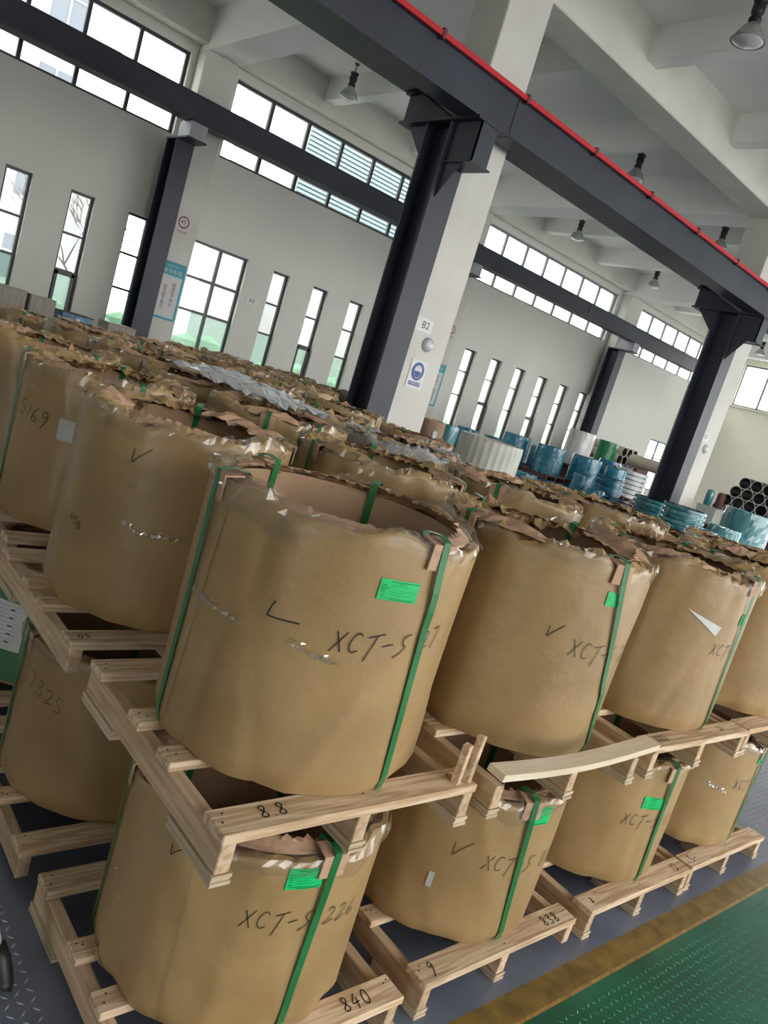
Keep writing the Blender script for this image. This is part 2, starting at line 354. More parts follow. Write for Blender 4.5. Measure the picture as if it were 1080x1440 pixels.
# steel crane columns and girders
def ibeam_x(b, x0, x1, y0, y1, z0, z1, tf=.022, tw=.016):
    b.box(x0, x1, y0, y1, z0, z0+tf); b.box(x0, x1, y0, y1, z1-tf, z1); b.box(x0, x1, y0+.018, y0+.018+tw, z0+tf, z1-tf); b.box(x0, x1, y1-.018-tw, y1-.018, z0+tf, z1-tf)
def steel_col(x, ya, yb, ztop, name_label, y_near, y_far, blockA, near_drop):
    r = empty('steel_crane_column', (x, (ya+yb)/2, 0), 0, name_label, 'column', 'dark steel crane columns')
    X0, X1 = 0, .37; A, B_ = ya-(ya+yb)/2, yb-(ya+yb)/2; off = (ya+yb)/2
    b = MB(); tf = .03
    b.box(X0, X1, A, A+tf, 0, ztop); b.box(X0, X1, B_-tf, B_, 0, ztop); b.box(.16, .185, A+tf, B_-tf, 0, ztop)
    b.build('shaft', 'steel', r)
    MB().box(-.06, X1-.005, A-.12, B_+.05, 0, .03).build('base_plate', 'steel', r)
    MB().box(X0-.03, X1, y_near-off, y_far-off, ztop, ztop+.03).build('cap_plate', 'steel', r)
    # hanging bracket on the near side
    if near_drop:
        n0 = y_near-off+.02
        b = MB(); b.box(.05, .07, n0, A, ztop-near_drop, ztop); b.box(.05, .32, n0, n0+.02, ztop-near_drop, ztop)
        b.box(X0+.02, X1-.02, n0-.04, A, ztop-near_drop-.02, ztop-near_drop)
        b.prism([(A, ztop-near_drop-.02), (n0+.16, ztop-near_drop-.02), (A, ztop-near_drop-.42)], 'x', .05, .065)
        b.build('bracket', 'steel', r)
        b = MB(); b.prism([(B_, ztop), (y_far-off-.12, ztop), (B_, ztop-.42)], 'x', .05, .065); b.build('gusset', 'steel', r)
    # block on the cap plate
    b = MB(); (p, q, top, slope) = blockA
    b.prism([(p-off, ztop+.03), (q-off, ztop+.03), (q-off, top), (p-off+slope, top)], 'x', .02, .04 if slope else .35)
    if slope:
        b.prism([(p-off, ztop+.03), (q-off, ztop+.03), (q-off, top), (p-off+slope, top)], 'x', .30, .32)
        b.box(-.02, X1-.03, p-off+slope, q-off+.05, top-.02, top)
    b.build('bearing_block', 'steel' if slope else 'steel2', r)
    return r
for k, t in ((0, 'dark steel crane column beside the white column with the B2 sign'), (1, 'dark steel crane column standing behind the teal disc stacks'), (2, 'dark steel crane column at the far end of the near girder')):
    steel_col(6.12+BAY*k, 7.42, 7.88, 5.07, t, 6.95, 8.40, (7.46, 8.38, 5.45, .72), .45)
for k, t in ((0, 'dark steel crane column beside the white column with blue poster'), (1, 'dark steel crane column on the window wall, hidden behind the B2 column'), (2, 'dark steel crane column on the window wall behind the blue coils')):
    steel_col(6.12+BAY*k, 15.14, 15.60, 5.13, t, 14.62, 15.58, (14.68, 15.2, 5.45, 0), 0)
def girder(y0, y1, z0, z1, label, red=False, x0=XN+.05, x1=XE-.05):
    r = empty('crane_girder', (x0, (y0+y1)/2, z0), 0, label, 'girder', 'dark steel crane girders')
    n = 5; L = (x1-x0)
    for i in range(n):
        b = MB(); ibeam_x(b, L*i/n+.004, L*(i+1)/n-.004, -(y1-y0)/2, (y1-y0)/2, 0, z1-z0); b.build('girder_segment', 'steel', r)
        if i:
            b = MB(); b.box(L*i/n-.01, L*i/n+.01, -(y1-y0)/2+.010, (y1-y0)/2-.010, .022, z1-z0-.022); b.build('end_plate', 'steel', r)
    MB().box(0, L, -.035, .035, z1-z0, z1-z0+.05).build('rail', 'steel', r)
    if red:
        MB().box(0, L, -(y1-y0)/2-.055, -(y1-y0)/2-.02, z1-z0-.02, z1-z0+.035).build('conductor_rail', 'red', r)
        for i in range(28):
            MB().box(i*1.45+.3, i*1.45+.34, -(y1-y0)/2-.065, -(y1-y0)/2+.03, z1-z0-.04, z1-z0+.06).build('rail_clip', 'redink', r)
    return r
girder(6.98, 7.32, 5.10, 5.54, 'dark crane girder with a red conductor rail crossing overhead', True)
girder(8.16, 8.46, 5.46, 5.80, 'dark crane girder behind the concrete columns, parallel to the red-railed one')
girder(14.66, 15.04, 5.46, 5.90, 'dark crane girder running along the window wall', x1=26.5)

# ------------------------------------------------------------ outside
gr = MB().box(-60, 90, -60, 90, -.3, -.05).build('outdoor_ground', 'ground'); tag(gr, kind='structure')
def facade(name, x0, x1, y, h, label, mw=1.2, mh=1.6, px=2.6, pz=3.1, louv=False):
    r = empty(name, ((x0+x1)/2, y, 0), 0, label, 'building'); cx = (x0+x1)/2
    MB().box(x0-cx, x1-cx, 0, 6, 0, h).build('facade_wall', 'fac', r)
    if louv:
        z = 6.6
        while z < h-.2:
            MB().box(x0-cx, x1-cx, -.12, -.02, z, z+.09).build('louvre', 'louv', r, rot=(0,0,0)); z += .16
    else:
        z = 1.4
        while z+mh < h:
            x = x0+.8
            while x+mw < x1:
                q = MB().box(x-cx, x+mw-cx, -.04, .02, z, z+mh).build('window', 'facw', r)
                f = MB(); f.box(x-cx+mw/2-.04, x-cx+mw/2+.04, -.07, -.04, z, z+mh); f.box(x-cx, x+mw-cx, -.07, -.04, z+mh*.6, z+mh*.6+.07); f.build('window_bar', 'fac', q)
                x += px
            z += pz
    return r
facade('office_building', -6, 10.5, 33, 17, 'pale multi-storey building seen faintly through the left windows')
facade('louvred_building', 15.8, 24.3, 27.0, 13, 'pale blue building with horizontal louvres outside the high windows', louv=True)
def tree(x, y):
    b = MB(); rr = random.Random(3)
    def br(p, d, l, r, n):
        q = p+d*l; b.tube([p, (p+q)/2+Vector((rr.uniform(-.05,.05), rr.uniform(-.05,.05), 0)), q], r, 5, .65)
        if n:
            for _ in range(3):
                e = (d+Vector((rr.uniform(-.8,.8), rr.uniform(-.8,.8), rr.uniform(-.1,.6)))).normalized(); br(q, e, l*rr.uniform(.6,.85), r*.6, n-1)
    br(Vector((0,0,0)), Vector((.05,0,1)), 1.5, .06, 5)
    o = b.build('bare_tree', 'bark', loc=(x, y, -.05)); tag(o, 'bare leafless tree outside the narrow windows at left', 'tree')
tree(7.0, 20.5)
hd = MB()
for i in range(60):
    x = -6+i*.7; a = R.uniform(-.2,.2); hd.lathe([(0, 1.5+a), (.45, 1.3+a), (.6, .8), (.5, .0)], 8, (x, 22.5+R.uniform(-.2,.2), -.05))
tag(hd.build('hedge', 'hedge'), 'green hedge outside below the narrow windows', 'hedge', kind='stuff')

# ------------------------------------------------------------ lamps
def pendant(x, y, z, label):
    r = empty('pendant_lamp', (x, y, z), 0, label, 'lamp', 'pendant bell lamps under the ceiling')
    MB().lathe([(0, .20), (.05, .20), (.075, .22), (.075, .25), (.06, .27), (.06, .30), (.075, .32), (.075, .40), (.06, .42), (.085, .44), (.085, .47), (0, .48)][::-1], 20).build('housing', 'lampb', r, True)
    MB().lathe([(.05, .21), (.09, .17), (.15, .09), (.20, .0), (.205, -.01), (.195, 0), (.145, .09), (.085, .165)], 28).build('reflector', 'lampg', r, True)
    MB().lathe([(0, -.055), (.10, -.045), (.17, -.02), (.195, 0), (.17, .0), (0, -.02)], 28).build('lens', 'lens', r, True)
    MB().tube([(0,0,.47), (0,0,ZC-z)], .012, 6).build('rod', 'lampb', r)
    MB().lathe([(0, ZC-z-.02), (.05, ZC-z-.02), (.05, ZC-z), (0, ZC-z)], 14).build('ceiling_rose', 'lampb', r)
    return r
for x, y, t in ((8.93, 14.2, 'bell lamp over the window wall, leftmost in the photo'), (8.8, 5.76, 'large bell lamp at the top right corner'), (13.0, 9.9, 'bell lamp just above the red rail, middle of the girder'), (17.06, 14.17, 'bell lamp above the far high windows, below the crane girder'), (17.0, 9.99, 'bell lamp just above the red rail near its right end'), (21.3, 14.2, 'bell lamp above the gap between the two far window bands'), (30.0, 14.4, 'small bell lamp in front of the end wall window')):
    pendant(x, y, 7.10, t)
for x, y, t in ((10.7, 9.3, 'small smoke detector on the ceiling above the red rail'), (13.9, 8.95, 'small smoke detector on the ceiling further right')):
    r = empty('smoke_detector', (x, y, ZC), 0, t, 'detector'); MB().lathe([(0, -.07), (.03, -.06), (.06, -.02), (.07, 0)], 12).build('sensor', 'wmetal', r)

# ------------------------------------------------------------ signs (flat things on columns)
def board(name, x, y, z, wd, h, m, label, cat, th=.008):
    r = empty(name, (x, y, z), 0, label, cat); MB().box(0, wd, -th, 0, 0, h).build('panel', m, r); return r
def rect(r, x0, x1, z0, z1, m, name='printed_area', d=.010): return MB().box(x0, x1, -d, -d+.0018, z0, z1).build(name, m, r)
def ring(r, cx, cz, r0, r1, m, name='printed_ring', d=.0115, sx=1.):
    b = MB(); n = 40
    for i in range(n):
        a, c = 2*PI*i/n, 2*PI*(i+1)/n
        b.quad([(cx+r0*math.cos(a)*sx, -d, cz+r0*math.sin(a)), (cx+r1*math.cos(a)*sx, -d, cz+r1*math.sin(a)), (cx+r1*math.cos(c)*sx, -d, cz+r1*math.sin(c)), (cx+r0*math.cos(c)*sx, -d, cz+r0*math.sin(c))])
    return b.build(name, m, r)
def poly(r, pts, m, name, d=.0125): return MB().quad([(x, -d, z) for x, z in pts]).build(name, m, r)
# big poster on the first column
p = board('wall_poster', 6.60, 15.598, 1.80, .54, 1.17, 'teal', 'tall blue-framed poster with two columns of characters, left column', 'poster', .02)
rect(p, .04, .50, .04, .90, 'teallt', 'pale_border', .022); rect(p, .06, .48, .06, .88, 'paper', 'paper_panel', .024)
text('隐\n患\n险\n于\n明\n火', .085, 'ink', p, (.36, -.026, .52)); text('防\n范\n胜\n于\n救\n灾', .085, 'ink', p, (.18, -.026, .45))
text('安全标语', .10, 'paper', p, (.27, -.023, .975)); text('SAFETY FIRST', .045, 'paper', p, (.27, -.023, 1.08))
def poster2(x, y, z, label):
    p = board('wall_poster', x, y, z, .44, 1.17, 'teallt', label, 'poster', .02)
    rect(p, .0, .44, .95, 1.17, 'teal', 'header', .022); rect(p, .40, .44, 0, .95, 'teal', 'edge_strip', .022); rect(p, .0, .44, 0, .03, 'teal', 'edge_strip', .022)
    rect(p, .03, .38, .05, .93, 'paper', 'paper_panel', .022)
    text('安\n全\n第\n一\n \n预\n防\n为\n主', .085, 'ink', p, (.24, -.024, .50)); text('标语', .09, 'paper', p, (.25, -.023, 1.03)); text('SAFETY', .05, 'paper', p, (.25, -.023, 1.12))
poster2(14.72, 15.598, 1.64, 'narrow teal and white poster just right of the B2 column')
poster2(22.66, 15.598, 1.55, 'teal-headed white poster on the far column, above the white film drum')
def sign45(x, y, z, label):
    s = board('round_limit_sign', x, y, z, .31, .42, 'pink', label, 'sign')
    ring(s, .155, .26, .095, .12, 'redink'); text('45', .12, 'ink', s, (.145, -.0115, .262)); text('cm', .04, 'ink', s, (.205, -.0115, .20))
    poly(s, [(.13, .372), (.18, .372), (.17, .345), (.14, .345)], 'redink', 'arrow'); poly(s, [(.14, .175), (.17, .175), (.18, .148), (.13, .148)], 'redink', 'arrow')
    text('限制宽度', .055, 'redink', s, (.155, -.0115, .065))
sign45(6.69, 15.598, 3.52, 'pinkish paper sign with a ringed 45 on the blue-poster column')
sign45(14.80, 15.598, 3.52, 'ringed number sign half hidden behind the B2 column')
sign45(22.70, 15.598, 3.35, 'small ringed number sign on the far column')
s = board('column_sign', 6.50, 7.488, 2.69, .33, .17, 'white', 'white plate reading B2 on the large column', 'sign'); text('B2', .13, 'ink', s, (.21, -.0095, .085))
s = board('column_sign', 14.52, 7.488, 2.66, .33, .17, 'white', 'white plate reading B3 on the farther large column', 'sign'); text('B3', .13, 'ink', s, (.18, -.0095, .085))
s = board('bay_sign', 8.86, 15.998, 2.68, .33, .16, 'white', 'small white plate reading A3 between the windows', 'sign'); text('A3', .12, 'ink', s, (.16, -.0095, .08))
# dented white wall lamps below the column signs
for x, z, t in ((6.84, 2.56, 'small round white bulkhead lamp below the B2 sign'), (14.86, 2.52, 'small round bulkhead lamp below the B3 sign')):
    r = empty('bulkhead_lamp', (x, 7.49, z), 0, t, 'lamp')
    MB().lathe([(.0, -.06), (.05, -.055), (.075, -.03), (.085, 0)], 20, axis='y').build('dome', 'lens', r, True)
    MB().lathe([(.085, -.012), (.095, -.012), (.095, 0)], 20, axis='y').build('rim', 'fleet', r)
s = board('helmet_sign', 6.665, 7.488, 1.975, .285, .37, 'white', 'white sign with a blue helmet disc on the B2 column', 'sign')
ring(s, .1425, .225, .0, .118, 'navy', 'blue_disc', .010, .92)
ring(s, .1425, .215, .074, .080, 'white', 'face_outline', .0125, .8)
poly(s, [(.08, .235)] + [(.1425+.066*math.cos(a), .235+.07*math.sin(a)) for a in [PI-PI*i/12 for i in range(13)]] + [(.205, .235)], 'white', 'helmet_shape')
poly(s, [(.075, .238), (.21, .238), (.21, .228), (.075, .228)], 'white', 'helmet_brim', .0128)
rect(s, .035, .25, .035, .085, 'navy', 'caption_band'); text('必须戴安全帽', .036, 'white', s, (.1425, -.0125, .060))

# ------------------------------------------------------------ coils
G = {  # handwritten strokes, unit height
 'S0': [],
 'X': [[(0,0),(.55,1)],[(.05,1),(.5,0)]], 'C': [[(.5,.85),(.3,.98),(.08,.7),(.05,.3),(.25,.03),(.5,.15)]],
 'T': [[(0,.8),(.75,1.0)],[(.42,.9),(.15,-.35)]], '-': [[(0,.38),(.5,.52)]],
 'S': [[(.6,1.0),(.3,.9),(.2,.7),(.35,.45),(.5,.35),(.3,.1),(0,-.15)]],
 '1': [[(.2,1),(.1,0)]], '2': [[(.05,.8),(.25,1),(.45,.8),(.35,.45),(.05,.02),(.3,.1),(.6,.25)]],
 '6': [[(.5,1),(.2,.6),(.08,.2),(.3,0),(.5,.2),(.3,.4),(.1,.2)]], '7': [[(0,1),(.45,1),(.2,0)]], '9': [[(.45,.75),(.2,.6),(.08,.8),(.3,1),(.47,.8),(.4,.4),(.15,-.2)]],
 '8': [[(.45,.85),(.25,1),(.08,.8),(.3,.5),(.48,.2),(.25,0),(.06,.2),(.3,.5),(.45,.85)]], '0': [[(.25,1),(.05,.6),(.1,.1),(.35,0),(.5,.4),(.4,.9),(.25,1)]],
 '4': [[(.35,1),(0,.35),(.55,.4)],[(.4,.7),(.3,-.1)]], '5': [[(.5,1),(.15,.95),(.1,.6),(.4,.5),(.4,.1),(.05,0)]], '3': [[(.05,.9),(.35,1),(.4,.75),(.15,.55),(.45,.35),(.35,.02),(0,.1)]],
 'v': [[(0,.75),(.1,0),(.35,.35),(.95,1)]], 'L': [[(.12,.68),(.03,.4),(.0,.02),(.05,.0),(.5,.0),(1.35,.07)]], 'm': [[(0,0),(.1,.4),(.2,0),(.3,.4),(.4,0),(.55,.35),(.6,0),(1.6,-.7)]], ' ': [], '.': [[(.1,0),(.14,.08)]]}
GW = {'T': .7, '-': .6, 'S': .7, ' ': .5, '1': .35, '.': .25, 'X': .65}
def smooth_line(pts, n=4):
    if len(pts) < 3: return pts
    out = []
    for i in range(len(pts)-1):
        p0, p1, p2, p3 = pts[max(i-1,0)], pts[i], pts[i+1], pts[min(i+2, len(pts)-1)]
        for k in range(n):
            t = k/n; out.append(tuple(.5*((2*p1[a])+(-p0[a]+p2[a])*t+(2*p0[a]-5*p1[a]+4*p2[a]-p3[a])*t*t+(-p0[a]+3*p1[a]-3*p2[a]+p3[a])*t**3) for a in (0,1)))
    return out+[pts[-1]]
def strokes(s, size):
    x = 0; out = []
    for ch in s:
        for st in G[ch]:
            p = smooth_line([(x+a*size, c*size) for a, c in st]); out.append([(u+v*.12, v) for u, v in p])
        x += (GW.get(ch, .68)+.12)*size
    return out
def ribbon(b, line, P, wd):
    # line in (u,v); P maps (u,v) to 3D
    L_, R_ = [], []
    for i, (u, v) in enumerate(line):
        a, c = line[max(i-1,0)], line[min(i+1, len(line)-1)]
        dx, dy = c[0]-a[0], c[1]-a[1]; l = math.hypot(dx, dy) or 1
        nx, ny = -dy/l*wd/2, dx/l*wd/2; L_.append(P(u+nx, v+ny)); R_.append(P(u-nx, v-ny))
    for i in range(len(line)-1): b.quad([L_[i], R_[i], R_[i+1], L_[i+1]])

RC, RB = .40, .335   # coil radius, bore radius
class Rad:
    def __init__(s, seed, amp=1.):
        r = random.Random(seed); s.a = amp
        s.t = [(k, r.uniform(0, 6.28), r.uniform(.3, 1)*.0048/(1+.25*k), r.uniform(-5, 5)) for k in (2, 3, 5, 7, 9)]
        s.c = [(r.uniform(0, 6.28), r.uniform(.04, .12), r.uniform(-2.5, 2.5), r.uniform(.004, .009)*r.choice((1, -1))) for _ in range(9)]
        s.seam = r.uniform(3.2, 3.6)
        s.w = [(r.randint(10, 17), r.uniform(0, 6.28)) for _ in range(3)]
    def __call__(s, th, z, H):
        v = RC
        for k, p, a, q in s.t: v += s.a*a*math.sin(k*th+p+q*z)
        for p, wd, sl, a in s.c:
            d = (th-p-sl*(z/H-.5)*.35+PI) % (2*PI)-PI; v += s.a*a*math.exp(-(d/wd)**2)*(.35+.65*abs(z/H-.5)*2)
        e = math.exp(-z/.07)+.7*math.exp(-(H-z)/.05)
        for k, p in s.w: v += s.a*.0035*e*math.sin(k*th+p)
        d = (th-s.seam) % (2*PI)
        if d < .5: v += .004*(1-d/.5)
        v -= .014*math.exp(-z/.012)
        return v
def make_coil(seed, H, straps, style='open', labels=None, wrapm='kraft', film=True, nu=112, nv=22, tent=None):
    """H height; straps [(theta_deg_top, theta_deg_bottom)]; labels: list of marks"""
    rr = random.Random(seed*13+1); rad = Rad(seed)
    root = empty('kraft_paper_coil')
    zt = lambda th: H - .006 + .012*math.sin(3*th+seed) + .008*math.sin(7*th+seed*2) + .006*math.sin(13*th+seed) + (0 if tent is None else .026*math.exp(-(((th-math.radians(tent)+PI) % (2*PI)-PI)/.22)**2))
    # wrapping paper: wall, rounded shoulder, folded over the rim
    b = MB(); prof = []
    rows = []
    for j in range(nv+1): rows.append(('w', (j/nv)**1.0))
    jit = [[rr.uniform(-1, 1) for _ in range(6)] for _ in range(nu)]
    V = []
    for i in range(nu):
        th = 2*PI*i/nu; top = zt(th); c = math.cos(th); s_ = math.sin(th); L_ = []
        for _, t in rows:
            z = t*(top-.012); L_.append((rad(th, z, H), z))
        r0 = rad(th, H, H); J = jit[i]
        if style == 'open':
            L_ += [(r0-.006, top), (r0-.022, top+.004*J[0]+.004), (r0-.040+.006*J[1], top-.004+.004*J[2]), (r0-.058+.014*J[3], top-.012)]
        else:
            L_ += [(r0-.004+.006*J[1], top+.006+.010*J[0]), (r0-.03+.01*J[2], top+.014+.018*J[3]), (r0-.07+.012*J[4], top+.004+.018*J[5]), (r0-.11+.02*J[1], top-.01+.014*J[2])]
        V.append([(r*c, r*s_, z) for r, z in L_])
    k = len(V[0]); b.v = [p for row in V for p in row]
    for i in range(nu):
        j = (i+1) % nu
        for t in range(k-1): b.f.append((i*k+t, j*k+t, j*k+t+1, i*k+t+1)); b.m.append(0)
    pw = b.build('paper_wrap', wrapm, root)
    sm = [(n % (k-1)) < nv+1 for n in range(len(b.f))]; pw.data.polygons.foreach_set('use_smooth', sm)
    # bore liner + bottom disc of darkness is simply the hollow pallet below
    b = MB().lathe([(RB, .01), (RB, H-.015), (RB+.012, H-.012), (RB+.012, .01)], 64); b.build('bore_liner', 'bore', root, True)
    # cardboard ring with pleated, torn inner lip
    b = MB(); n = 128; ring_ = []
    for i in range(n):
        th = 2*PI*i/n; c, s_ = math.cos(th), math.sin(th)
        lip = rr.uniform(-.004, .004)+(.012 if i % 2 else -.004); t0 = H-.006
        rag = rr.uniform(0, .012)+.012*max(0, math.sin(2.3*th+seed))
        pts = [(RB-.012+lip, t0+.004+rag), (RB+.006, t0+.010+.3*rag), (RB+.03, t0+.002), (RC-.03, t0-.004)]
        ring_.append([(r*c, r*s_, z) for r, z in pts])
    b.v = [p for q in ring_ for p in q]
    for i in range(n):
        j = (i+1) % n
        for t in range(3): b.f.append((i*4+t, j*4+t, j*4+t+1, i*4+t+1)); b.m.append(0)
    b.build('cardboard_ring', 'board', root)
    if style != 'open':     # torn crumpled sheets over the top
        for q in range(rr.randint(3, 5)):
            a0 = rr.uniform(0, 6.28); b = MB(); nx, ny = 9, 5; wdt = rr.uniform(.5, 1.2); g = []
            pk = rr.uniform(.008, .040)
            for i in range(nx+1):
                for j in range(ny+1):
                    th = a0+wdt*(i/nx-.5); r = RC-.005-.17*j/ny*(1-.25*abs(i/nx-.5)*2)+rr.uniform(-.012, .012)
                    z = H+.002+pk*math.sin(PI*min(1, j/ny*1.2))*math.sin(PI*i/nx)+rr.uniform(-.010, .012)
                    g.append((r*math.cos(th), r*math.sin(th), z))
            b.v = g
            for i in range(nx):
                for j in range(ny): b.f.append((i*(ny+1)+j, (i+1)*(ny+1)+j, (i+1)*(ny+1)+j+1, i*(ny+1)+j+1)); b.m.append(0)
            b.build('torn_flap', rr.choice(['kraft', 'board', 'board']), root)
        for q in range(rr.randint(0, 2)):   # standing tips
            a0 = rr.uniform(0, 6.28); h = rr.uniform(.03, .07); b = MB()
            P = lambda th, r, z: (r*math.cos(th), r*math.sin(th), z)
            b.quad([P(a0-.12, RC-.02, H-.005), P(a0+.13, RC-.03, H-.005), P(a0+.04, RC-.04, H+h)]); b.quad([P(a0+.13, RC-.03, H-.005), P(a0+.22, RC-.08, H), P(a0+.04, RC-.04, H+h)])
            b.build('torn_flap', 'board', root)
    if film:
        b = MB(); n = 120; g = []; big = 1.0 if style == 'open' else 1.5
        env = [max(.0, math.sin(2*2*PI*i/n+seed)*.6+math.sin(5*2*PI*i/n+seed*3)*.5+.35) for i in range(n)]
        prof_ = [(.0045, -.050), (.006, -.030), (.010, -.010), (.002, .010), (-.022, .014), (-.05, .006)]
        for i in range(n):
            th = 2*PI*i/n
            for t, (dr, dz) in enumerate(prof_):
                e = env[i]; am = .004+.010*e
                r = rad(th, H-.03, H)+dr+abs(rr.uniform(0, am))*.7*(t > 0); z = zt(th)+dz*(.5+.7*e)+rr.uniform(-.4, 1)*am*big*(t > 1)
                g.append((r*math.cos(th), r*math.sin(th), z))
        b.v = g; m = len(prof_)
        for i in range(n):
            j = (i+1) % n
            if env[i] < .05 and rr.random() < .7: continue
            for t in range(m-1): b.f.append((i*m+t, j*m+t, j*m+t+1, i*m+t+1)); b.m.append(0)
        b.build('plastic_film', 'film', root)
    P3 = lambda th, z, o=.003: ((rad(th, z, H)+o)*math.cos(th), (rad(th, z, H)+o)*math.sin(th), z)
    for t0, t1 in straps:
        a, c = math.radians(t0), math.radians(t1); b = MB(); wd = .025
        line = []
        line.append((RB-.004, H-.26, a)); line.append((RB-.004, H-.05, a)); line.append((RB-.006, H+.022, a)); line.append((RC-.02, H+.028, a)); line.append((RC+.012, H+.018, a))
        for q in range(1, 15):
            t = q/14; th = a+(c-a)*t; z = .003+(H-.023)*(1-t)
            line.append((rad(th, z, H)+.010*(1-t)**3+.005, z, th))
        for i in range(len(line)-1):
            (r0, z0, th0), (r1, z1, th1) = line[i], line[i+1]
            q = []
            for r, z, th, sg in ((r0, z0, th0, -1), (r0, z0, th0, 1), (r1, z1, th1, 1), (r1, z1, th1, -1)):
                x, y = r*math.cos(th), r*math.sin(th); q.append((x-sg*wd/2*math.sin(th), y+sg*wd/2*math.cos(th), z))
            b.quad(q)
        so_ = b.build('strap', 'strap', root)
        sd = so_.modifiers.new('thickness', 'SOLIDIFY'); sd.thickness = .0015
        # cardboard corner protector under the strap
        b = MB(); hw = .040/RC; th_ = a; n = 6; dp = .060
        for i in range(n):
            u0, u1 = th_-hw+2*hw*i/n, th_-hw+2*hw*(i+1)/n
            Q = lambda u, r, z: (r*math.cos(u), r*math.sin(u), z)
            b.quad([Q(u0, RC+.010, H-dp), Q(u1, RC+.010, H-dp), Q(u1, RC+.012, H+.010), Q(u0, RC+.012, H+.010)])
            b.quad([Q(u0, RC+.012, H+.010), Q(u1, RC+.012, H+.010), Q(u1, RC-.045, H+.018), Q(u0, RC-.045, H+.018)])
        o = b.build('corner_protector', 'board', root); sd = o.modifiers.new('thickness', 'SOLIDIFY'); sd.thickness = .005; sd.offset = -1
    for mk in (labels or []):
        kind = mk[0]
        if kind == 'label':
            _, t0, t1, z0, z1 = mk; b = MB(); n = 10; hang = (z0-z1)*0
            for i in range(n):
                for j in range(3):
                    f = lambda i_, j_: P3(math.radians(t0+(t1-t0)*i_/n), z0+(z1-z0)*j_/3, .0035)
                    b.quad([f(i, j), f(i+1, j), f(i+1, j+1), f(i, j+1)])
            l = b.build('green_label', 'label', root)
            b = MB(); w_ = math.radians(t1-t0); hh = z1-z0
            for v, u0, u1, th in ((.93, .25, .98, .035), (.84, .45, .60, .03), (.72, .05, .16, .03), (.60, .03, .22, .03), (.72, .26, .7, .012), (.50, .05, .15, .04), (.42, .26, .66, .012), (.38, .06, .13, .03), (.30, .3, .8, .014), (.24, .06, .16, .03), (.14, .08, .95, .02), (.08, .3, .9, .03), (.52, .5, .9, .012)):
                nn = 8
                for i in range(nn):
                    ua, ub = u0+(u1-u0)*i/nn, u0+(u1-u0)*(i+1)/nn
                    f = lambda u, vv: P3(math.radians(t0)+w_*u, z0+hh*vv, .0045)
                    b.quad([f(ua, v-th), f(ub, v-th), f(ub, v), f(ua, v)])
            b.build('printed_lines', 'labink', l)
        elif kind in ('patch', 'sheet'):
            _, t0, t1, z0, z1, m, nm = mk; b = MB(); n = 12
            for i in range(n):
                for j in range(4):
                    f = lambda i_, j_: P3(math.radians(t0+(t1-t0)*i_/n), z0+(z1-z0)*j_/4, .004 if m != 'white2' else .006)
                    b.quad([f(i, j), f(i+1, j), f(i+1, j+1), f(i, j+1)])
            b.build(nm, 'white' if m == 'white2' else m, root)
        elif kind == 'form':     # white form with ruled lines
            _, t0, t1, z0, z1 = mk; b = MB(); n = 12
            for i in range(n):
                f = lambda i_, zz: P3(math.radians(t0+(t1-t0)*i_/n), zz, .006)
                b.quad([f(i, z0), f(i+1, z0), f(i+1, z1), f(i, z1)])
            l = b.build('paper_form', 'white', root); b = MB()
            for q in range(11):
                zz = z0+(z1-z0)*(.06+.085*q); u1 = t1-(t1-t0)*.12
                for i in range(8):
                    f = lambda i_, z_: P3(math.radians(t0+(u1-t0)*i_/8), z_, .007)
                    b.quad([f(i, zz), f(i+1, zz), f(i+1, zz+.0012), f(i, zz+.0012)])
                if q % 2: b.quad([P3(math.radians(u1-5), zz+.003, .007), P3(math.radians(u1-2), zz+.003, .007), P3(math.radians(u1-2), zz+.009, .007), P3(math.radians(u1-5), zz+.009, .007)])
            b.build('printed_lines', 'ink', l)
        elif kind == 'tri':
            _, pts = mk; b = MB(); n = 10; (ta, za), (tb, zb_), (tc_, zc_) = pts
            for i in range(n):
                f = lambda s_, e: P3(math.radians(ta+((tb if e else tc_)-ta)*s_/n), za+((zb_ if e else zc_)-za)*s_/n, .004)
                b.quad([f(i, 0), f(i+1, 0), f(i+1, 1), f(i, 1)])
            b.build('torn_tape', 'white', root)
        elif kind == 'write':
            _, s, t0, z0, size, slope = mk[:6]; wd = mk[6] if len(mk) > 6 else .0028; b = MB()
            for st in strokes(s, size):
                ribbon(b, st, lambda u, v: P3(math.radians(t0)+u/RC, z0+v+u*slope, .0035), wd)
            b.build('marker_writing', 'ink', root)
        elif kind == 'seam':
            _, t0, z0, t1, z1, wd = mk; b = MB(); n = 24
            for i in range(n):
                f = lambda s_, d: P3(math.radians(t0+(t1-t0)*s_/n+.25*math.sin(s_*1.7)), z0+(z1-z0)*s_/n, .0028+d)
                a_, b_ = f(i, 0), f(i+1, 0); k_ = wd*(.5+.5*math.sin(i*1.3)**2); g = lambda p, sg: (p[0]-sg*math.sin(math.radians(t0))*k_, p[1]+sg*math.cos(math.radians(t0))*k_, p[2])
                b.quad([g(a_, -.5), g(a_, .5), g(b_, .5), g(b_, -.5)])
            b.build('open_seam', 'bore', root)
        elif kind == 'glint':    # scuffed clear tape
            _, t0, z0, t1, z1 = mk; b = MB(); n = 14
            for i in range(n):
                f = lambda s_, d: P3(math.radians(t0+(t1-t0)*s_/n), z0+(z1-z0)*s_/n+d+rr.uniform(-.005, .005), .004+rr.uniform(0, .005))
                b.quad([f(i, -.006), f(i+1, -.006), f(i+1, .004), f(i, .004)])
                if i % 3: b.quad([f(i, .008), f(i+1, .011), f(i+1, .013), f(i, .011)])
            b.build('clear_tape', 'scuff', root)
    return root

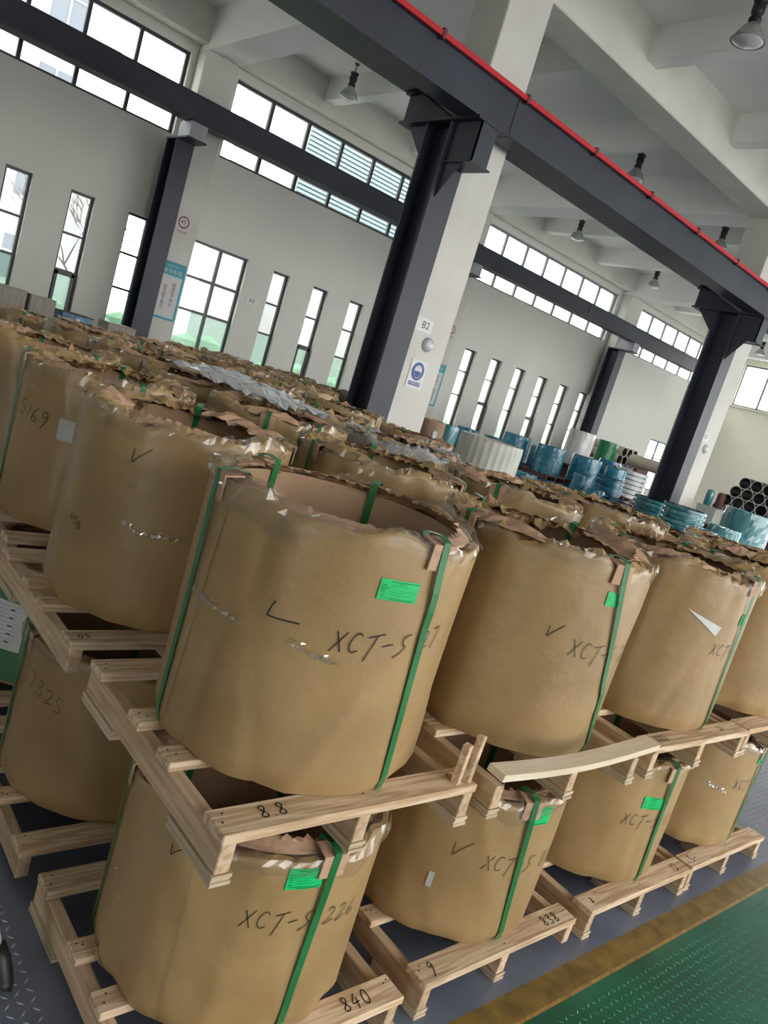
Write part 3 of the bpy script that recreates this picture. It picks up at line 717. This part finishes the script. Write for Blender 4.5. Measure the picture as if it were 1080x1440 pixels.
# ------------------------------------------------------------ pallets
PW, PD, PH = .88, .88, .14
def make_pallet(text_marks=None, seed=0, front=True, curved=False):
    rr = random.Random(seed+50); r = empty('wooden_pallet')
    zs = .030; hs = .082
    for x in (0, (PW-.042)/2, PW-.042):
        b = MB().box(x, x+.042, 0, PD, zs, zs+hs); bevel(b.build('stringer', 'woody', r), .003)
        for y0, y1 in ((-.004, .24), (PD-.24, PD+.004)):
            if rr.random() < .9:
                b = MB(); b.box(x-.006, x+.05, y0, y1, .0, .010); b.box(x-.004, x+.048, y0+.004, y1-.004, .010, .019); b.box(x-.006, x+.05, y0, y1, .019, .0299)
                b.build('skid_pad', 'ply', r)
    ys = (0, .30, .50, PD-.095)
    for i, y in enumerate(ys):
        if i == 0 and curved: continue
        d = .095 if i in (0, 3) else .075
        o = MB().box(-.006, PW+.006, y-.006, y+d, zs+hs, PH).build('deck_board', 'wood', r); bevel(o, .003)
        o.rotation_euler = (0, 0, rr.uniform(-.004, .004))
        nb = MB()
        for x in (.015, .03, PW/2, PW/2+.02, PW-.03, PW-.012):
            nb.lathe([(0, PH+.0012), (.0032, PH+.001), (.0034, PH-.001)], 6, (x, y+rr.uniform(.02, d-.02), 0))
        nb.build('nail_heads', 'frame', o)
    if curved:   # warped front board pulled off its nails
        b = MB(); n = 16; x0, x1 = -.10, .70
        pts = []
        for i in range(n+1):
            t = i/n; x = x0+(x1-x0)*t; z = PH+.052-.022*math.sin(PI*t)+.052*t; y = -.075-.055*t
            pts.append((x, y, z))
        for i in range(n):
            (a, ya, za), (c, yc, zc) = pts[i], pts[i+1]; k = len(b.v)
            b.v += [(a, ya, za), (c, yc, zc), (c, yc+.066, zc+.003), (a, ya+.066, za+.003), (a, ya-.004, za+.026), (c, yc-.004, zc+.026), (c, yc+.062, zc+.028), (a, ya+.062, za+.028)]
            fs = [(0,3,2,1), (4,5,6,7), (0,1,5,4), (2,3,7,6)] + ([(3,0,4,7)] if i == 0 else []) + ([(1,2,6,5)] if i == n-1 else [])
            for f in fs: b.f.append(tuple(k+q for q in f)); b.m.append(0)
        tag(b.build('deck_board', 'freshwood', r), 'pale bowed board pulled loose')
        for x, y, h in ((.03, -.02, .055), (.40, -.03, .06), (.62, -.04, .09)):
            MB().tube([(x, y+.02, PH-.04), (x+.006, y+.015, PH+h)], .0018, 5).build('bent_nail', 'steel2', r)
    for s, x, y, sz in (text_marks or []):
        b = MB()
        for st in strokes(s, sz): ribbon(b, st, lambda u, v: (x+u, y+v, PH+.0015), .004)
        b.build('marker_writing', 'ink', r)
    return r

ORD = ['first', 'second', 'third', 'fourth', 'fifth', 'sixth', 'seventh', 'eighth', 'ninth']
HU, HL = .72, .588
Z1, ZU = PH, .77
XS = [1.43, 2.43, 3.42, 4.36, 5.36, 6.40]
S4 = [(172, 171), (272, 281), (20, 20), (95, 95)]
def put(o, x, y, z, rz=0): o.location = (x, y, z); o.rotation_euler = (0, 0, rz); return o
def setp(o, label, cat, group): tag(o, label, cat, group); return o

special_u = {
 (0,0): dict(seed=1, tent=186, straps=[(172,171),(271,281),(38,38),(100,100)], style='open', labels=[('label',249.2,265.4,1.474-.91,1.53-.91),('write','L',213.5,1.36-.91,.062,.0,.0042),('write','XCT-S 27',238,1.315-.91,.056,.10,.0034),('glint',172,.41,205,.40),('glint',222,.405,243,.375),('seam',182.5,.66,177.5,.03,.007),('seam',201.4,.45,199.7,.05,.0022)]),
 (1,0): dict(seed=2, straps=[(258,286),(172,172),(20,20),(95,95)], style='crump', labels=[('label',254,264,.58,.63),('write','v',229.5,.432,.05,.0,.0036),('write','XCT-S 22',243,.385,.06,-.05)]),
 (2,0): dict(seed=3, straps=[(269,281),(172,172),(20,20),(95,95)], style='crump', labels=[('tri',[(224.6,.547),(250.7,.502),(248.4,.46)]),('label',267,280,.52,.57),('write','XCT-S 19',249,.375,.055,-.02)]),
 (3,0): dict(seed=4, straps=[(270,275),(172,172),(20,20),(95,95)], style='crump', labels=[('glint',235,.42,262,.40),('label',266,280,.5,.56)]),
 (0,1): dict(seed=5, straps=[(60,60),(330,330),(120,120)], style='crump', labels=[('write','v',219,.575,.06,.0,.0036),('glint',222,.37,231,.345),('glint',229,.345,252,.357),('write','600',189,.30,.03,-.4,.0022)]),
 (0,2): dict(seed=6, straps=[(178,184),(60,60),(350,350),(268,268)], style='crump', labels=[('write','5169',190,.47,.07,-.15),('patch',224.5,250,.415,.51,'tape','white_tape')]),
 (1,1): dict(seed=7, straps=[(60,60),(178,178),(140,140),(300,300)], style='crump', labels=[('write','v',232,.60,.05,.0,.0036)]),
 (2,2): dict(seed=8, straps=[(100,100),(10,10)], style='crump', wrapm='filmg'),
}
special_l = {
 (0,0): dict(seed=11, straps=[(158,158),(267,266),(38,38),(100,100)], style='open', labels=[('label',248.8,264.4,.495,.56),('write','v',202.5,.50,.045,0),('write','XCT-S 226',235.6,.375,.055,-.05),('write','6mm',158,.05,.06,.0),('glint',172,.30,182,.25),('seam',213,.56,216,.0,.004)]),
 (1,0): dict(seed=12, straps=[(256,267),(172,172),(20,20),(95,95)], style='open', labels=[('label',256,271,.50,.57),('write','v',221.5,.34,.065,0),('write','XCT-S 818',238.5,.315,.06,-.03),('patch',214.5,217.5,.19,.25,'tape','barcode_sticker')]),
 (2,0): dict(seed=13, straps=[(262,268),(172,172),(20,20),(95,95)], style='open', labels=[('label',245.8,262,.385,.445),('write','XCT-S 12',234.7,.30,.055,0)]),
 (3,0): dict(seed=14, straps=[(275,275),(172,172),(20,20),(95,95)], style='open', labels=[('label',268,282,.50,.56),('write','XCT-S 3',250,.35,.055,0),('glint',225,.36,245,.33)]),
 (0,1): dict(seed=15, straps=[(177,168),(60,60),(350,350)], style='open', labels=[('write','7325',189,.42,.06,-.25,.0024)]),
 (0,2): dict(seed=16, straps=[(60,60),(350,350)], style='open', labels=[('sheet',180,234,.02,.52,'dgreen','green_sheet'),('form',182,232,.17,.40)]),
}
lab_u = {
 (0,0): 'front upper kraft coil marked XCT-S 27 with a green label and open top', (1,0): 'second upper kraft coil in front row, a bowed board under it',
 (2,0): 'third upper kraft coil in front row with a white triangular tape scrap', (3,0): 'fourth upper kraft coil in front row, cut by the right picture edge',
 (0,1): 'upper kraft coil with scuffed clear tape and tick, directly left of the front coil', (0,2): 'upper kraft coil marked 5169 with a white tape patch at left',
 (1,1): 'upper kraft coil with tick mark, just behind the front open coil', (2,2): 'upper coil wrapped in grey bubble film among the brown ones'}
lab_l = {
 (0,0): 'lower kraft coil marked XCT-S 226 at bottom left, green label', (1,0): 'lower kraft coil with tick and barcode sticker, under the bowed board', (2,0): 'third lower kraft coil in the front row, marked XCT-S 12',
 (3,0): 'rightmost lower kraft coil of the front row, beside bare grey floor', (0,1): 'dark shaded lower kraft coil marked 7325 at left', (0,2): 'lower coil with a green sheet and white form at the left edge'}
pal_marks_u = {(0,0): [('8.8', .12, .03, .045), ('0.', .80, .03, .04)], (2,0): [('882', .08, .03, .04), ('21', .66, .03, .035)], (0,1): [('05', .03, .03, .03)]}
pal_marks_l = {(0,0): [('840', .66, .02, .05)], (1,0): [('9', .05, .02, .05), ('838', .70, .02, .045)], (2,0): [('2', .05, .03, .03), ('12', .76, .02, .045)], (3,0): [('5-', .05, .02, .045)]}
skip = {(4,0), (5,0), (4,3), (5,2), (5,3), (5,4), (5,5), (5,6), (0,6), (0,7), (0,8), (1,8)}
lower_top = {(4,1), (5,1), (4,2), (3,2), (4,4), (1,7), (2,8), (2,7), (1,6)}
protos_u = [make_coil(21+q, HU, [(60+20*q, 60+20*q), (185+15*q, 185+15*q), (300-10*q, 300-10*q)], 'crump', nu=84, nv=10) for q in range(5)]
protos_l = [make_coil(31, HL, [(178,178), (268,268)], 'open', film=False, nu=72, nv=8)]
ppal = [make_pallet(seed=q) for q in range(3)]
used = set()
def inst(lst, q):
    o = lst[q % len(lst)]
    if o.name in used: return copy_tree(o)
    used.add(o.name); return o
q = 0
for j in range(9):
    for i in range(6):
        if (i, j) in skip: continue
        x, y = XS[i]+(R.uniform(-.03, .03) if i+j else 0), 1.69+1.0*j+(R.uniform(-.03, .03) if j > 2 else 0)
        pos = '%s row from the aisle, %s from the left' % (ORD[j], ORD[i])
        for tier in (0, 1):
            zb = ZU if tier else 0.0
            marks = (pal_marks_u if tier else pal_marks_l).get((i, j))
            rz = R.uniform(-.02, .02) if (i, j) != (0, 0) else 0
            if marks or (i, j, tier) == (1, 0, 1) or (i, j) == (0, 0): p = make_pallet(marks, seed=i*7+j*3+tier, curved=((i, j, tier) == (1, 0, 1)))
            else: p = inst(ppal, q)
            put(p, x-PW/2, y-PD/2, zb, rz*.4)
            setp(p, '%s pallet under a kraft coil, %s' % (('upper', 'lower')[1-tier], pos), 'pallet', 'wooden pallets under the coils')
            if (i, j, tier) == (0, 0, 1): p['label'] = 'upper wooden pallet marked 8.8 under the front open-topped coil'
            if (i, j, tier) == (1, 0, 1): p['label'] = 'upper wooden pallet with a bowed front board pulled off its nails'
            if (i, j, tier) == (0, 0, 0): p['label'] = 'lower wooden pallet marked 840 at the bottom edge'
            sp = (special_u if tier else special_l).get((i, j))
            if sp: c = make_coil(sp['seed'], HU if tier else HL, sp['straps'], sp['style'], sp.get('labels'), sp.get('wrapm', 'kraft'), tent=sp.get('tent'))
            else: c = inst(protos_u if tier else protos_l, q)
            put(c, x, y, zb+PH+.002, 0 if sp else R.choice((0, 1.2, 2.6, 4.1, 5.2)))
            if tier and (i, j) in lower_top: c.scale = (1, 1, .87)
            lb = (lab_u if tier else lab_l).get((i, j)) or '%s kraft coil with %s, %s' % (('lower', 'upper')[tier], 'crumpled torn top' if tier else 'plain paper wrap', pos)
            setp(c, lb, 'coil', 'kraft-wrapped coils on pallets')
            q += 1

# loose wooden sticks leaning on the front pallet
for k, (x, y, rx, ry, h, t) in enumerate(((1.800, 1.275, .04, -.10, .135, 'short pale wooden stick leaning left of the bowed board'), (1.845, 1.272, -.03, .16, .15, 'short wooden wedge standing right beside the leaning stick'))):
    o = MB().box(-.014, .014, -.012, .012, 0, h).build('wooden_stick', 'wood', loc=(x, y, ZU+PH), rot=(rx, ry, .3)); bevel(o, .002)
    tag(o, t, 'stick')
# crumpled milky film thrown over the coils
def crumple(name, x0, x1, y0, y1, z, m, label, cat, seed=1, amp=.03, nx=26, ny=16):
    rr = random.Random(seed); b = MB()
    for i in range(nx+1):
        for j in range(ny+1):
            u, v = i/nx, j/ny; e = min(u, v, 1-u, 1-v)*4
            b.v.append((x0+(x1-x0)*u+rr.uniform(-.02, .02), y0+(y1-y0)*v+rr.uniform(-.02, .02), z+amp*min(1, e)+rr.uniform(0, amp)))
    for i in range(nx):
        for j in range(ny): b.f.append((i*(ny+1)+j, (i+1)*(ny+1)+j, (i+1)*(ny+1)+j+1, i*(ny+1)+j+1)); b.m.append(0)
    o = b.build(name, m); tag(o, label, cat); return o
crumple('plastic_film_sheet', 2.30, 2.72, 3.6, 4.95, ZU+PH+HU+.035, 'filmw', 'crumpled milky plastic film lying over the brown coil tops', 'film', 5, amp=.045)

# ------------------------------------------------------------ stored goods further back
def simple_pallet(x, y, z, wd, m='woody', label=None):
    r = empty('wooden_pallet', (x-wd/2, y-wd/2, z), 0, label, 'pallet')
    for a in (0, wd/2-.03, wd-.06): MB().box(a, a+.06, 0, wd, 0, .09).build('stringer', m, r)
    n = 6
    for i in range(n): MB().box(0, wd, i*(wd-.08)/(n-1), i*(wd-.08)/(n-1)+.08, .09, .112).build('deck_board', m, r)
    return r
def film_drum(x, y, z, r_, h, m, label, cat='coil', group=None, name='film_wrapped_coil', rib=0, seed=0, bore=.55):
    rr = random.Random(seed+int(x*100)); r = empty(name, (x, y, z), 0, label, cat, group)
    n, nv = (rib or 40), 7; b = MB()
    for i in range(n):
        th = 2*PI*i/n
        for t in range(nv+1):
            k = r_*(1+(.012*rr.uniform(-1, 1) if not rib else (.018 if i % 2 else 0)))
            zz = h*t/nv
            if t in (0, nv): k *= .985
            b.v.append((k*math.cos(th), k*math.sin(th), zz+(rr.uniform(-.01, .012) if t == nv and not rib else 0)))
    for i in range(n):
        for t in range(nv): j = (i+1) % n; b.f.append((i*(nv+1)+t, j*(nv+1)+t, j*(nv+1)+t+1, i*(nv+1)+t+1)); b.m.append(0)
    b.build('wrap', m, r)
    MB().lathe([(r_*bore, h*.3), (r_*bore, h-.02), (r_*.97, h-.01), (r_*.985, h)], 32).build('top_ring', m if m != 'kboard' else 'board', r)
    return r
# blue film coils, two tiers on dark pallets
BL = [(14.60,13.55,.28,.45,'leftmost small blue film coil on the upper tier'), (15.42,13.35,.25,.42,'second blue film coil from the left on the upper tier'), (16.10,13.50,.22,.42,'third small blue film coil from the left, upper tier'),
      (14.95,12.20,.35,.68,'tall crinkled blue film coil left of the middle'), (16.45,12.60,.24,.52,'darker blue film coil set back behind the tall ones'), (15.28,11.35,.36,.66,'large blue film coil in the middle of the upper tier'),
      (16.25,10.95,.37,.66,'large bright blue film coil right of the middle one'), (17.35,11.50,.22,.50,'narrow blue film coil squeezed behind the bright one'), (17.1,10.62,.27,.60,'blue film coil at the right end of the upper tier')]
for k, (x, y, r_, h, t) in enumerate(BL):
    film_drum(x, y, .112, r_+.03, .70, 'blue', 'lower blue film coil under: '+t, 'coil', 'blue film coils'); simple_pallet(x, y, 0, 2*r_+.08, 'rust', 'floor pallet under: '+t)
    simple_pallet(x, y, .832, 2*r_+.06, 'rust', 'dark red pallet under: '+t); film_drum(x, y, .944, r_, h, 'blue', t, 'coil', 'blue film coils')
def low_drum(x, y, zt, r_, h, m, t, **k):
    base = zt-h
    st = empty('storage_plinth', (x, y, 0), 0, 'dark wooden plinth under: '+t, 'plinth')
    b = MB(); w_ = r_*1.2; b.box(-w_, w_, -w_, -w_+.08, 0, base-.03); b.box(-w_, w_, w_-.08, w_, 0, base-.03); b.box(-w_, w_, -.04, .04, 0, base-.03); b.build('bearer', 'rust', st)
    MB().box(-w_-.01, w_+.01, -w_-.01, w_+.01, base-.03, base).build('top_board', 'rust', st)
    return film_drum(x, y, base, r_, h, m, t, 'coil', None, **k)
low_drum(13.2, 10.25, .95, .28, .45, 'blue', 'low blue film coil in shadow below the tall blue ones')
low_drum(14.45, 9.72, 1.24, .20, .42, 'blue', 'small blue film coil in front of the bright large one')
low_drum(14.2, 9.10, 1.07, .19, .45, 'blue', 'smallest blue film coil, lowest at the front')
low_drum(8.60, 7.45, 1.60, .47, .60, 'rib', 'large pale grey ribbed drum beside the B2 column', rib=56)
carton_drum = low_drum(9.17, 9.35, 1.56, .24, .50, 'kboard', 'brown carton drum with a white sticker right of the B2 column')
low_drum(9.89, 9.60, 1.54, .16, .45, 'tealf', 'narrow dark teal drum beside the brown carton drum')
low_drum(17.90, 12.48, 2.19, .37, .95, 'whitef', 'tall white film-wrapped drum in front of the far steel column')
low_drum(19.3, 12.5, 2.14, .29, .75, 'greenc', 'dark green drum between white drum and cardboard tubes', bore=.7)
low_drum(18.3, 11.6, 1.66, .31, .45, 'blued', 'plain dark blue drum below the cardboard tubes')
MB().box(-.04, .04, -.250, -.238, .22, .34).build('white_sticker', 'white', carton_drum, rot=(0, 0, -.35))
def disc_stack(x, y, zt, r_, n, m, label, th=.055, gap=.022, rim='tealf'):
    h = n*(th+gap); base = zt-h
    st = empty('storage_plinth', (x, y, 0), 0, 'plinth under: '+label, 'plinth'); w_ = r_*.9
    b = MB(); b.box(-w_, w_, -w_, -w_+.07, 0, base-.03); b.box(-w_, w_, w_-.07, w_, 0, base-.03); b.box(-w_, w_, -.035, .035, 0, base-.03); b.build('bearer', 'rust', st)
    MB().box(-w_, w_, -w_, w_, base-.03, base).build('top_board', 'rust', st)
    r = empty('disc_stack', (x, y, base), 0, label, 'stack')
    MB().lathe([(r_*.45, 0), (r_*.9, 0), (r_*.9, h-gap), (r_*.45, h-gap)], 32).build('core', 'tealt', r)
    for i in range(n):
        z = i*(th+gap); dx, dy = R.uniform(-.012, .012), R.uniform(-.012, .012)
        MB().lathe([(r_*.5, z+th), (r_*.98, z+th), (r_, z+th*.85), (r_, z+.006), (r_*.98, z), (r_*.5, z)][::-1], 40, (dx, dy, 0)).build('disc', m if i % 2 else rim, r, False)
disc_stack(13.05, 7.10, 1.36, .39, 6, 'tealt', 'left of the two tall teal disc stacks before the steel column')
disc_stack(12.0, 6.0, 1.46, .35, 8, 'tealt', 'right of the two tall teal disc stacks before the steel column')
disc_stack(15.85, 9.90, 1.36, .33, 6, 'blued', 'blue disc stack right of the large blue coils', rim='blue')
disc_stack(14.9, 9.0, 1.02, .28, 5, 'blued', 'short blue disc stack below the other blue one', rim='blue')
disc_stack(13.2, 8.0-.1, 1.08, .38, 4, 'tealt', 'low wide teal disc stack left of the steel column')
disc_stack(18.1, 10.75, 1.62, .44, 6, 'whitef', 'stack of white film-wrapped discs left of the steel column', th=.09, gap=.03, rim='whitef')
low_drum(11.83, 5.43, 1.22, .14, .24, 'tealf', 'small teal box-like drum at the foot of the disc stack')
low_drum(13.3, 5.85, 1.27, .275, .34, 'tealf', 'low clear teal drum left of the large teal drum')
low_drum(15.35, 6.39, 1.59, .46, .70, 'tealf', 'large clear teal drum at the right picture edge')
def carton(x, y, zt, w_, h, m, label):
    st = empty('storage_plinth', (x, y, 0), 0, 'plinth under: '+label, 'plinth')
    b = MB(); b.box(-w_, w_, -w_, -w_+.06, 0, zt-h-.03); b.box(-w_, w_, w_-.06, w_, 0, zt-h-.03); b.build('bearer', 'rust', st); MB().box(-w_, w_, -w_, w_, zt-h-.03, zt-h).build('top_board', 'rust', st)
    r = empty('carton', (x, y, zt-h), 0, label, 'box'); bevel(MB().box(-w_, w_, -w_, w_, 0, h-.02).build('body', m, r), .01)
    b = MB(); b.box(-w_-.004, -.003, -w_-.004, w_+.004, h-.02, h-.008); b.box(.003, w_+.004, -w_-.004, w_+.004, h-.02, h-.006); b.build('lid_flaps', m, r)
    MB().box(-w_-.003, w_+.003, -.02, .02, h-.008, h-.004).build('tape_strip', 'tape', r)
    return r
carton(19.6, 9.15, 1.32, .27, .45, 'rib', 'pale greenish box at the foot of the steel column')
for dx, m, t in ((0, 'tealf', 'rolled teal sheet standing on the pale box'), (.22, 'rust', 'rolled dark red sheet standing on the pale box')):
    r = empty('rolled_sheet', (19.5+dx*.8, 9.15+.1-dx, 1.32), 0, t, 'roll'); MB().lathe([(.07, 0), (.10, .02), (.105, .35), (.085, .40), (.06, .41)], 18).build('roll', m, r, True); MB().lathe([(.03, .41), (.062, .405), (.062, .3)], 14).build('inner_turn', m, r)
carton(3.66, 14.4, 1.62, .22, .45, 'gboard', 'grey ribbed carton at the left edge by the windows')
carton(4.14, 14.35, 1.60, .21, .42, 'gboard', 'second grey carton beside the door window')
carton(5.52, 14.3, 1.50, .26, .35, 'gboard', 'grey ribbed carton at the foot of the left steel column')
carton(4.75, 14.4, 1.28, .28, .35, 'gboard', 'grey carton under the blue tray')
r = empty('plastic_tray', (4.75, 14.4, 1.28), .1, 'blue plastic tray box in front of the narrow door window', 'tray')
b = MB(); b.box(-.28, .28, -.2, -.185, 0, .17); b.box(-.28, .28, .185, .2, 0, .17); b.box(-.28, -.265, -.185, .185, 0, .17); b.box(.265, .28, -.185, .185, 0, .17); b.box(-.265, .265, -.185, .185, 0, .015); bevel(b.build('tray_body', 'blued', r), .004)
MB().box(-.02, .05, -.206, -.2, .03, .12).build('white_sticker', 'white', r); b = MB(); b.box(-.29, .29, -.21, -.18, .17, .185); b.box(-.29, .29, .18, .21, .17, .185); b.box(-.29, -.26, -.18, .18, .17, .185); b.box(.26, .29, -.18, .18, .17, .185); b.build('rim', 'lampb', r)

# cardboard tubes on a rack
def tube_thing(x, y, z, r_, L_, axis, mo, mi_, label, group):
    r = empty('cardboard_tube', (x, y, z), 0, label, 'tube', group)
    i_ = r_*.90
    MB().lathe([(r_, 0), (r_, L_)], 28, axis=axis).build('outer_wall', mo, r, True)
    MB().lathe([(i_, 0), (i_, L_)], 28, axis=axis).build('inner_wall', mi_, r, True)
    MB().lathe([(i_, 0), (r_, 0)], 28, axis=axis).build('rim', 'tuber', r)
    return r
rk = empty('timber_rack', (20.6, 12.6, 0), 0, 'timber rack carrying the pale cardboard tubes', 'rack')
b = MB(); [b.box(x, x+.08, y, y+.08, 0, 1.55) for x in (-.5, 1.1) for y in (0, 1.5)]; b.build('post', 'rust', rk); MB().box(-.55, 1.2, -.05, 1.65, 1.55, 1.60).build('shelf', 'rust', rk)
n = 0
for row, (cnt, z, x0) in enumerate(((4, 1.745, 20.25), (3, 1.99, 20.40))):
    for k in range(cnt):
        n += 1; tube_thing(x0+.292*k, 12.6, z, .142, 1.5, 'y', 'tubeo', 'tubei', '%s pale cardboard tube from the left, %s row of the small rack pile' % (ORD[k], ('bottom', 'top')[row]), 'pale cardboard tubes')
low = empty('timber_rack', (20.3, 10.7, 0), 0, 'low timber stand under the large pale tube', 'rack')
b = MB(); b.box(-.3, .3, .1, .2, 0, 1.66); b.box(-.3, .3, 1.1, 1.2, 0, 1.66); b.build('post', 'rust', low)
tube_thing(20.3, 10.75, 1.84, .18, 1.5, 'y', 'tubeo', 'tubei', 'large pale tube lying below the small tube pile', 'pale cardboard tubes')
# dark-mouthed tube pile
rk = empty('timber_rack', (20.0, 6.2, 0), 0, 'timber stand under the pile of dark-mouthed tubes', 'rack')
b = MB(); b.box(.1, .25, .0, 3.3, 0, .90); b.box(1.5, 1.65, .0, 3.3, 0, .90); b.build('bearer', 'rust', rk)
row_n = 9; z = .90+.155; y0 = 9.35
for row in range(5):
    for k in range(row_n-row):
        y = y0-.155*row-.312*k
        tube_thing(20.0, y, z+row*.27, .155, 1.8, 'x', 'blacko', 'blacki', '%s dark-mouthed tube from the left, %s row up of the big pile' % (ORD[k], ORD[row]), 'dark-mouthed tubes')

# ------------------------------------------------------------ left edge: white metal stand with rubber foot
st = empty('metal_stand', (.815, 1.86, 0), 0, 'white metal stand leg with black rubber foot on the grey floor', 'stand')
MB().tube([(-.014, .036, .115), (-.11, .118, .47), (-.22, .21, .9)], .021, 14).build('leg', 'wmetal', st, True)
MB().tube([(.006, -.035, .020), (.012, -.025, .032), (.010, -.004, .055), (.003, .014, .085), (-.012, .034, .118)], .029, 14).build('rubber_foot', 'rubber', st, True)
MB().tube([(-.22, .21, .86), (-.50, .0, .86)], .018, 12).build('crossbar', 'wmetal', st, True)
MB().tube([(-.50, .0, .9), (-.55, -.10, .14)], .021, 14).build('leg', 'wmetal', st, True)
MB().tube([(-.55, -.10, .16), (-.55, -.10, .0)], .029, 14).build('rubber_foot', 'rubber', st, True)
